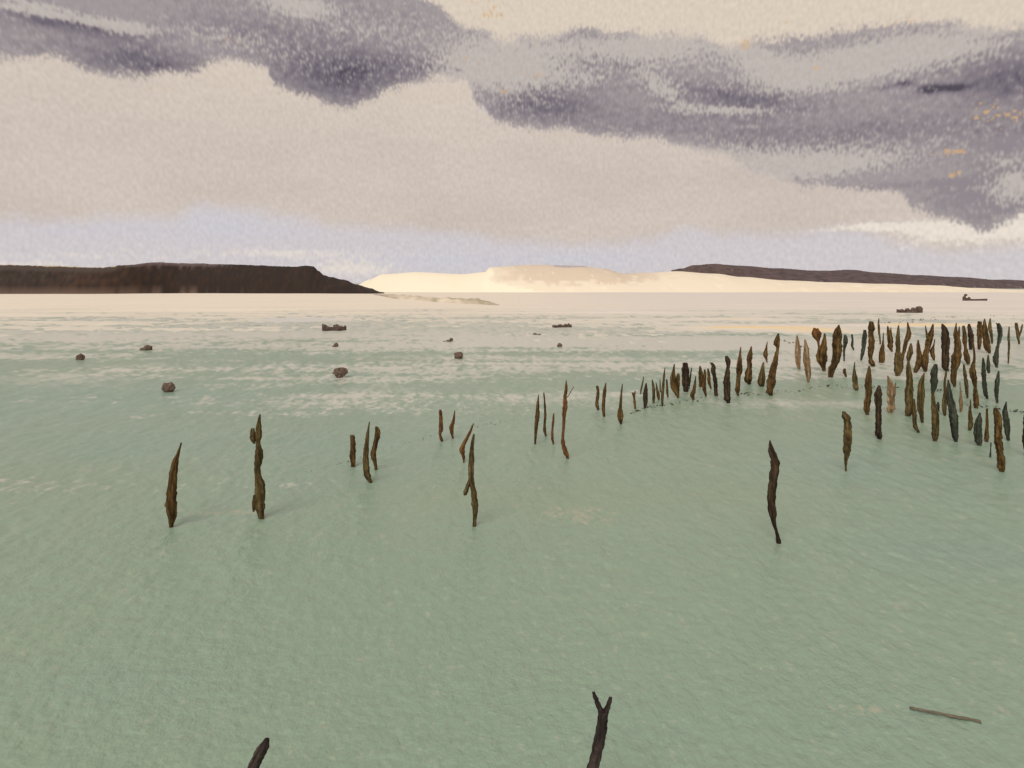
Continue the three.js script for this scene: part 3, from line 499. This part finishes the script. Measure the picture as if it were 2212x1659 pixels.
// middle row
post('d', 'brown', CLUSTER, 'tiny stub with a twig pointing left, below the thick kinked post', [[580, 672, 8], [578, 700, 16], [591, 745, 8]], { twig: [[[528, 698, 3], [548, 706, 4], [572, 714, 5]]] });
post('d', 'olive', CLUSTER, 'pointed short post, leftmost of the middle row', [[662, 620, 4], [662, 690, 12], [668, 760, 25], [670, 830, 24], [676, 856, 14]]);
post('d', 'brown', CLUSTER, 'long spindle post directly below the waisted knob headed post', [[783, 656, 8], [780, 720, 21], [775, 800, 31], [775, 870, 28], [766, 940, 27], [762, 1010, 28], [769, 1055, 14]]);
post('d', 'dark', CLUSTER, 'long dark post with a bulging upper left side, low at the left of the crowd', [[864, 816, 12], [856, 870, 31], [850, 930, 33], [854, 1000, 26], [856, 1080, 26], [858, 1160, 26], [862, 1220, 31], [869, 1255, 18]]);
post('d', 'faded', CLUSTER, 'paler greyish brown post with a twin top and a club foot', [[934, 736, 6], [954, 800, 24], [965, 880, 33], [965, 950, 28], [966, 1000, 33], [956, 1038, 18]], { branch: [[[1002, 790, 4], [994, 840, 10], [984, 900, 14]]] });
post('d', 'olive', CLUSTER, 'broad tall post in the centre of the middle row', [[1104, 610, 8], [1111, 700, 24], [1110, 780, 26], [1108, 860, 34], [1112, 950, 38], [1108, 1020, 34], [1102, 1068, 24]]);
post('d', 'olive', CLUSTER, 'thin crooked post trailing below the broad tall post', [[1148, 925, 10], [1155, 1020, 20], [1160, 1100, 17], [1172, 1170, 20], [1189, 1204, 10]]);
post('d', 'olive', CLUSTER, 'greyish spindle post just right of the broad tall post', [[1236, 710, 6], [1216, 790, 23], [1210, 870, 31], [1208, 960, 31], [1214, 1050, 22], [1220, 1118, 12]]);
post('d', 'slate', CLUSTER, 'slate coloured cigar shaped post with a knobbed top, middle row', [[1326, 636, 17], [1315, 700, 29], [1320, 770, 30], [1315, 830, 26], [1309, 866, 16]]);
post('d', 'olive', CLUSTER, 'club shaped brown post directly below the slate cigar shaped post', [[1304, 866, 12], [1312, 930, 16], [1322, 1000, 26], [1328, 1080, 30], [1332, 1170, 30], [1330, 1240, 27], [1326, 1275, 16]]);
post('d', 'slate', CLUSTER, 'little grey almond shaped stump beside the club shaped post', [[1351, 950, 8], [1352, 988, 15], [1356, 1029, 8]]);
post('d', 'olive', CLUSTER, 'slim brown post behind the left of the long slate post', [[1416, 695, 8], [1412, 780, 10], [1415, 860, 14], [1409, 950, 21], [1406, 1030, 16], [1408, 1066, 9]]);
post('d', 'slate', CLUSTER, 'longest slate grey post, leaning left at its tip, centre of the crowd', [[1432, 764, 6], [1442, 840, 18], [1455, 920, 30], [1470, 1010, 35], [1480, 1100, 34], [1491, 1180, 30], [1495, 1240, 26], [1499, 1279, 14]]);
post('d', 'faded', CLUSTER, 'faint needle thin post right of the longest slate post', [[1535, 785, 4], [1538, 880, 8], [1540, 960, 16], [1542, 1034, 11]]);
post('d', 'olive', CLUSTER, 'slender post leaning left below the pod footed post', [[1564, 635, 6], [1574, 700, 15], [1582, 780, 16], [1590, 860, 14], [1598, 914, 8]]);
post('d', 'brown', CLUSTER, 'very long post with a pinched waist and pear shaped foot', [[1650, 390, 4], [1650, 480, 8], [1652, 600, 11], [1640, 680, 24], [1648, 750, 26], [1660, 820, 14], [1662, 880, 20], [1665, 950, 24], [1668, 1002, 18]]);
post('d', 'slate', CLUSTER, 'long narrow slate post leaning left, below the touching trio', [[1722, 585, 6], [1725, 660, 16], [1735, 740, 18], [1742, 830, 20], [1752, 890, 18], [1765, 924, 10]]);
post('d', 'slate', CLUSTER, 'short slate post at the foot of the touching trio', [[1768, 560, 6], [1768, 620, 14], [1769, 670, 16], [1775, 712, 9]]);
post('d', 'slate', CLUSTER, 'slate post standing below the leaf shaped foot of the sinuous post', [[1856, 696, 6], [1843, 770, 18], [1838, 850, 18], [1840, 910, 14], [1842, 956, 9]]);
// lower row
post('d', 'olive', CLUSTER, 'short bottle shaped post, leftmost of the lowest row at the right', [[1620, 930, 4], [1618, 1010, 12], [1618, 1090, 20], [1618, 1150, 20], [1613, 1187, 12]]);
post('d', 'slate', CLUSTER, 'stout slate bullet shaped post in the lowest row', [[1695, 1040, 6], [1690, 1110, 26], [1690, 1200, 34], [1692, 1270, 33], [1696, 1312, 20]]);
post('d', 'brown', CLUSTER, 'slim post with a swollen foot between the slate bullet and the largest post', [[1760, 1005, 8], [1762, 1090, 12], [1760, 1170, 14], [1755, 1240, 21], [1753, 1282, 14]]);
post('d', 'brown', CLUSTER, 'largest and lowest brown post of the crowd, thick and slightly bent', [[1826, 1000, 14], [1848, 1070, 31], [1852, 1180, 32], [1855, 1270, 32], [1865, 1350, 32], [1875, 1430, 32], [1878, 1490, 32], [1884, 1528, 20]]);
post('d', 'slate', CLUSTER, 'slate post leaning against the right side of the largest post', [[1918, 950, 5], [1915, 1030, 20], [1920, 1110, 26], [1925, 1190, 22], [1935, 1266, 12]]);
post('d', 'slate', CLUSTER, 'small faint sliver of a post just left of the largest post', [[1791, 1285, 5], [1788, 1350, 5], [1786, 1404, 8]]);
post('d', 'dark', CLUSTER, 'dark post cut off by the right edge of the view', [[2078, 1040, 10], [2082, 1120, 22], [2080, 1220, 24], [2082, 1320, 22], [2082, 1395, 14]]);

// ---------------------------------------------------------------- rocks breaking the surface
const stone = painted(0.85);
function blob(x, y, z, r, sx, sy, sz, k) {
  const g = new THREE.IcosahedronGeometry(1, 4), p = g.attributes.position, col = new Float32Array(p.count * 3), c = [0, 0, 0];
  for (let i = 0; i < p.count; i++) {
    const X = p.getX(i), Y = p.getY(i), Z = p.getZ(i), d = 1 + 0.35 * noise(X * 1.4 + k, Y * 1.4 + Z) + 0.25 * noise(Z * 2.6 + k, X * 2.6 - Y) + 0.16 * noise(Y * 5 + k, X * 5 + Z * 3);
    p.setXYZ(i, x + X * r * sx * d, y + Y * r * sy * d, z + Z * r * sz * d);
    const s = noise(X * 3 + k, Y * 3 + Z * 2);
    set(c, [0.135, 0.088, 0.066]); mix(c, [0.050, 0.032, 0.026], clamp(0.2 - s * 1.6, 0, 1)); mix(c, [0.24, 0.175, 0.135], clamp(s * 1.6 - 0.15, 0, 0.8));
    col.set(c, i * 3);
  }
  g.setAttribute('color', new THREE.BufferAttribute(col, 3)); g.computeVertexNormals();
  return g;
}
function rock(x, y, lobes, label) {                // lobes: [dx, dy, r, sx, sy] round the view point; y is where it meets the water
  y -= 3; lobes = lobes.map(([dx, dy, ...o]) => [dx, dy + 3.5, ...o]);
  const z = depthAt(y), k = z / FOCAL;
  const g = mergeGeometries(lobes.map(([dx, dy, r, sx = 1, sy = 1], i) => blob(dx * k, -dy * k, 0.1 * i * r * k, r * k, sx, sy, 0.9, x + i * 7)));
  const o = mesh('rock', g, stone); o.position.set((x - MID) * k, 0, -z);
  return tag(o, label, 'rock', 'small dark rocks breaking the surface');
}
rock(172, 780, [[2, -8, 8, 1, 1], [-4, -1, 5, 1.3, 0.9]], 'leftmost small dark rock, with a lower lump on its left');
rock(317, 759, [[3, -8, 8, 1.1, 0.8], [-5, -4, 7, 1.2, 0.8]], 'small two lobed rock above the big rock at left');
rock(364, 849, [[0, -11, 12, 1.05, 1.0], [7, -12, 6, 1.2, 1], [-1, -4, 8, 0.8, 1]], 'large brown rock nearest the view, at left above the tall posts');
rock(724, 751, [[2, -6, 5, 1, 1], [-3, -1, 4, 1, 1.1]], 'tiny rock above the largest round rock and below a low boat');
rock(735, 818, [[-3, -14, 11, 1.1, 0.9], [6, -16, 9, 1.1, 1], [-1, -6, 8, 0.9, 1.1]], 'largest round brown rock, mid distance, left of the centre');
rock(967, 741, [[-6, -2, 4, 1.3, 0.8], [2, -5, 3.5, 1.6, 0.7], [8, -8, 4, 1, 0.9]], 'tiny slanting rock just above the pale round rock near the centre');
rock(991, 776, [[0, -8, 10, 1, 0.85]], 'pale brown smooth round rock near the centre');
rock(1160, 726, [[-4, -4, 4, 1.1, 0.8], [4, -2, 4, 1.1, 0.9]], 'faint tiny double rock left of the low boat near the centre');
rock(1209, 753, [[0, -6, 6, 0.95, 1.1]], 'tiny egg shaped rock below the low boat near the centre');

// ---------------------------------------------------------------- low boats far out
const plank = painted(0.85);
function tint(g, tone, k) {
  const p = g.attributes.position, col = new Float32Array(p.count * 3), c = [0, 0, 0];
  for (let i = 0; i < p.count; i++) { const s = noise(p.getX(i) * 2 + k, p.getY(i) * 6 + p.getZ(i) * 3); set(c, tone); mix(c, [0.03, 0.02, 0.018], clamp(0.2 - s * 1.5, 0, 1)); mix(c, [0.22, 0.16, 0.13], clamp(s * 1.5 - 0.2, 0, 0.7)); col.set(c, i * 3); }
  g.setAttribute('color', new THREE.BufferAttribute(col, 3)); g.deleteAttribute('uv');
  return g;
}
function hull(L, B, h, bowRise, sternRise, k) {
  const nu = 28, nv = 10, pos = [], idx = [];
  for (const [skin, th] of [[0, 0], [1, 0.05 * B]]) for (let i = 0; i <= nu; i++) {
    const t = i / nu * 2 - 1, w = B / 2 * Math.sqrt(Math.max(1 - Math.abs(t) ** 3, 0.004)) - th, deck = h + (t < 0 ? bowRise * (-t) ** 3 : sternRise * t ** 3);
    for (let j = 0; j <= nv; j++) { const a = j / nv * Math.PI, s = Math.cos(a), d = Math.sin(a) ** 0.6; pos.push(t * (L / 2 - th * 2), deck - d * (deck + 0.25 * h * (1 - t * t) - skin * 0.12 * h), s * w); }
  }
  const o1 = (nu + 1) * (nv + 1);
  for (const o of [0, o1]) for (let i = 0; i < nu; i++) for (let j = 0; j < nv; j++) { const A = o + i * (nv + 1) + j, D = A + nv + 1; idx.push(A, A + 1, D, A + 1, D + 1, D); }
  for (let i = 0; i < nu; i++) for (const j of [0, nv]) { const A = i * (nv + 1) + j, D = A + nv + 1; idx.push(A, D, A + o1, D, D + o1, A + o1); }
  const g = new THREE.BufferGeometry(); g.setAttribute('position', new THREE.Float32BufferAttribute(pos, 3)); g.setIndex(idx); g.computeVertexNormals();
  return tint(g, [0.105, 0.066, 0.052], k);
}
function boat(x, y, width, rise, bow, stern, turn, bundles, label) {
  const z = depthAt(y), s = z / FOCAL, L = width * s, h = rise * s, o = new THREE.Group();
  o.name = numbered('rowing_boat'); scene.add(o); o.position.set((x - MID) * s, 0, -z); o.rotation.y = turn;
  mesh('hull', hull(L, L * 0.3, h, bow * s, stern * s, x), plank, o);
  for (const t of [-0.22, 0.2]) { const b = new THREE.BoxGeometry(L * 0.05, h * 0.14, L * 0.26); b.translate(t * L, h * 0.72, 0); mesh('seat', tint(b, [0.10, 0.07, 0.055], x + t), plank, o); }
  for (const [t, up, r, sx] of bundles) mesh('bundle', blob(t * L, h * 0.7 + up * s, 0, r * s, sx, 1, 1, x + t * 9), stone, o);
  return tag(o, label, 'boat', 'low dark boats far out on the water');
}
boat(722, 714, 52, 7, 8, 2, 0.06, [[-0.38, 3, 5, 0.9], [0.08, 3, 6, 1.1], [0.28, 1, 4, 1.4], [0.44, 3, 3, 0.9]], 'low dark boat with a raised left end, left of the centre');
boat(1214, 707, 42, 4, 1, 2, -0.05, [[-0.1, 1, 3, 1.6], [0.18, 1.5, 3.2, 1.3], [0.34, 3, 3, 0.9]], 'thin reddish brown boat with a ragged right end, near the centre');
boat(1965, 676, 58, 6, 2, 4, 0.05, [[-0.3, 1, 3.5, 1.3], [-0.08, 2, 4, 1.2], [0.14, 3, 4.5, 1.2], [0.36, 4, 6, 1.1]], 'lumpy laden brown boat, lower of the two above the crowded posts');
boat(2106, 650, 52, 4, 5, 1, -0.04, [[-0.42, 6, 2.6, 1], [-0.37, 10, 2.6, 1.2], [-0.24, 3, 3, 0.8]], 'slim dark boat with a tall left end, at the upper right by the dunes');

// ---------------------------------------------------------------- driftwood and lines of weed on the water
{
  const z = depthAt(1550), k = z / FOCAL, pts = [];
  for (let i = 0; i <= 8; i++) pts.push([lerp(1980, 2112, i / 8), 1533 + 20 * (i / 8) + 4 * noise(i * 0.9, 3), 5 + 3 * noise(i * 1.3, 8)]);
  const g = shaftGeometry(pts.map(([x, y, r], i) => [0, (2046 - x) * k, Math.max(r * k, 0.012)]), 'drift');
  g.rotateZ(Math.PI / 2); g.rotateY(-0.35); g.scale(1, 0.25, 1);
  const o = mesh('driftwood', g, wood); o.position.set((2046 - MID) * k, 0.012, -depthAt(1545));
  tag(o, 'faint brown stick of driftwood floating at the lower right', 'driftwood');
}
function weedLine(name, pts, count, size, label, category, tone) {
  const r = rng(seed++ * 91), list = [];
  for (let i = 0; i < count; i++) {
    const f = r() * (pts.length - 1), a = Math.min(Math.floor(f), pts.length - 2), u = f - a;
    const x = lerp(pts[a][0], pts[a + 1][0], u) + (r() - 0.5) * 8, y = lerp(pts[a][1], pts[a + 1][1], u) + (r() - 0.5) * 7, z = depthAt(y), k = z / FOCAL, s = size * k * (0.35 + r() * r());
    const g = new THREE.IcosahedronGeometry(1, 1), p = g.attributes.position, col = new Float32Array(p.count * 3);
    for (let q = 0; q < p.count; q++) { const d = 1 + 0.8 * noise(p.getX(q) * 2 + i * 3, p.getY(q) * 2 + p.getZ(q)); p.setXYZ(q, p.getX(q) * s * d * 1.3, p.getY(q) * s * d * 0.7, p.getZ(q) * s * d); col.set(tone, q * 3); }
    g.setAttribute('color', new THREE.BufferAttribute(col, 3)); g.computeVertexNormals(); g.translate((x - MID) * k, 0.02, -z);
    list.push(g);
  }
  tag(mesh(name, mergeGeometries(list), stone), label, category, null, 'stuff');
}
weedLine('seaweed', [[1340, 900], [1400, 880], [1480, 868], [1570, 856], [1640, 850], [1720, 846], [1800, 832]], 100, 1.8, 'dark scraps of seaweed along the foot of the thick part of the row', 'seaweed', [0.05, 0.047, 0.04]);
weedLine('seaweed', [[1810, 834], [1900, 838], [2000, 842], [2080, 848]], 60, 1.5, 'thin broken line of dark weed across the middle of the crowd', 'seaweed', [0.05, 0.05, 0.045]);
weedLine('seaweed', [[2080, 872], [2140, 880], [2212, 892]], 50, 1.7, 'dark weed specks beside the slate posts near the right edge', 'seaweed', [0.05, 0.05, 0.045]);
weedLine('seaweed', [[1900, 700], [2000, 690], [2100, 684], [2212, 680]], 80, 1.5, 'row of dark specks behind the tops of the upper row at right', 'seaweed', [0.05, 0.05, 0.045]);
weedLine('seaweed', [[640, 1026], [780, 990], [900, 950], [1010, 924], [1120, 906]], 90, 1.1, 'faint dotted line of weed rising right through the group of three posts', 'seaweed', [0.09, 0.09, 0.075]);
weedLine('seaweed', [[1690, 735], [1720, 745], [1760, 760]], 30, 1.5, 'scattered dark specks between the row and the pale pair', 'seaweed', [0.07, 0.06, 0.05]);

renderer.render(scene, camera);
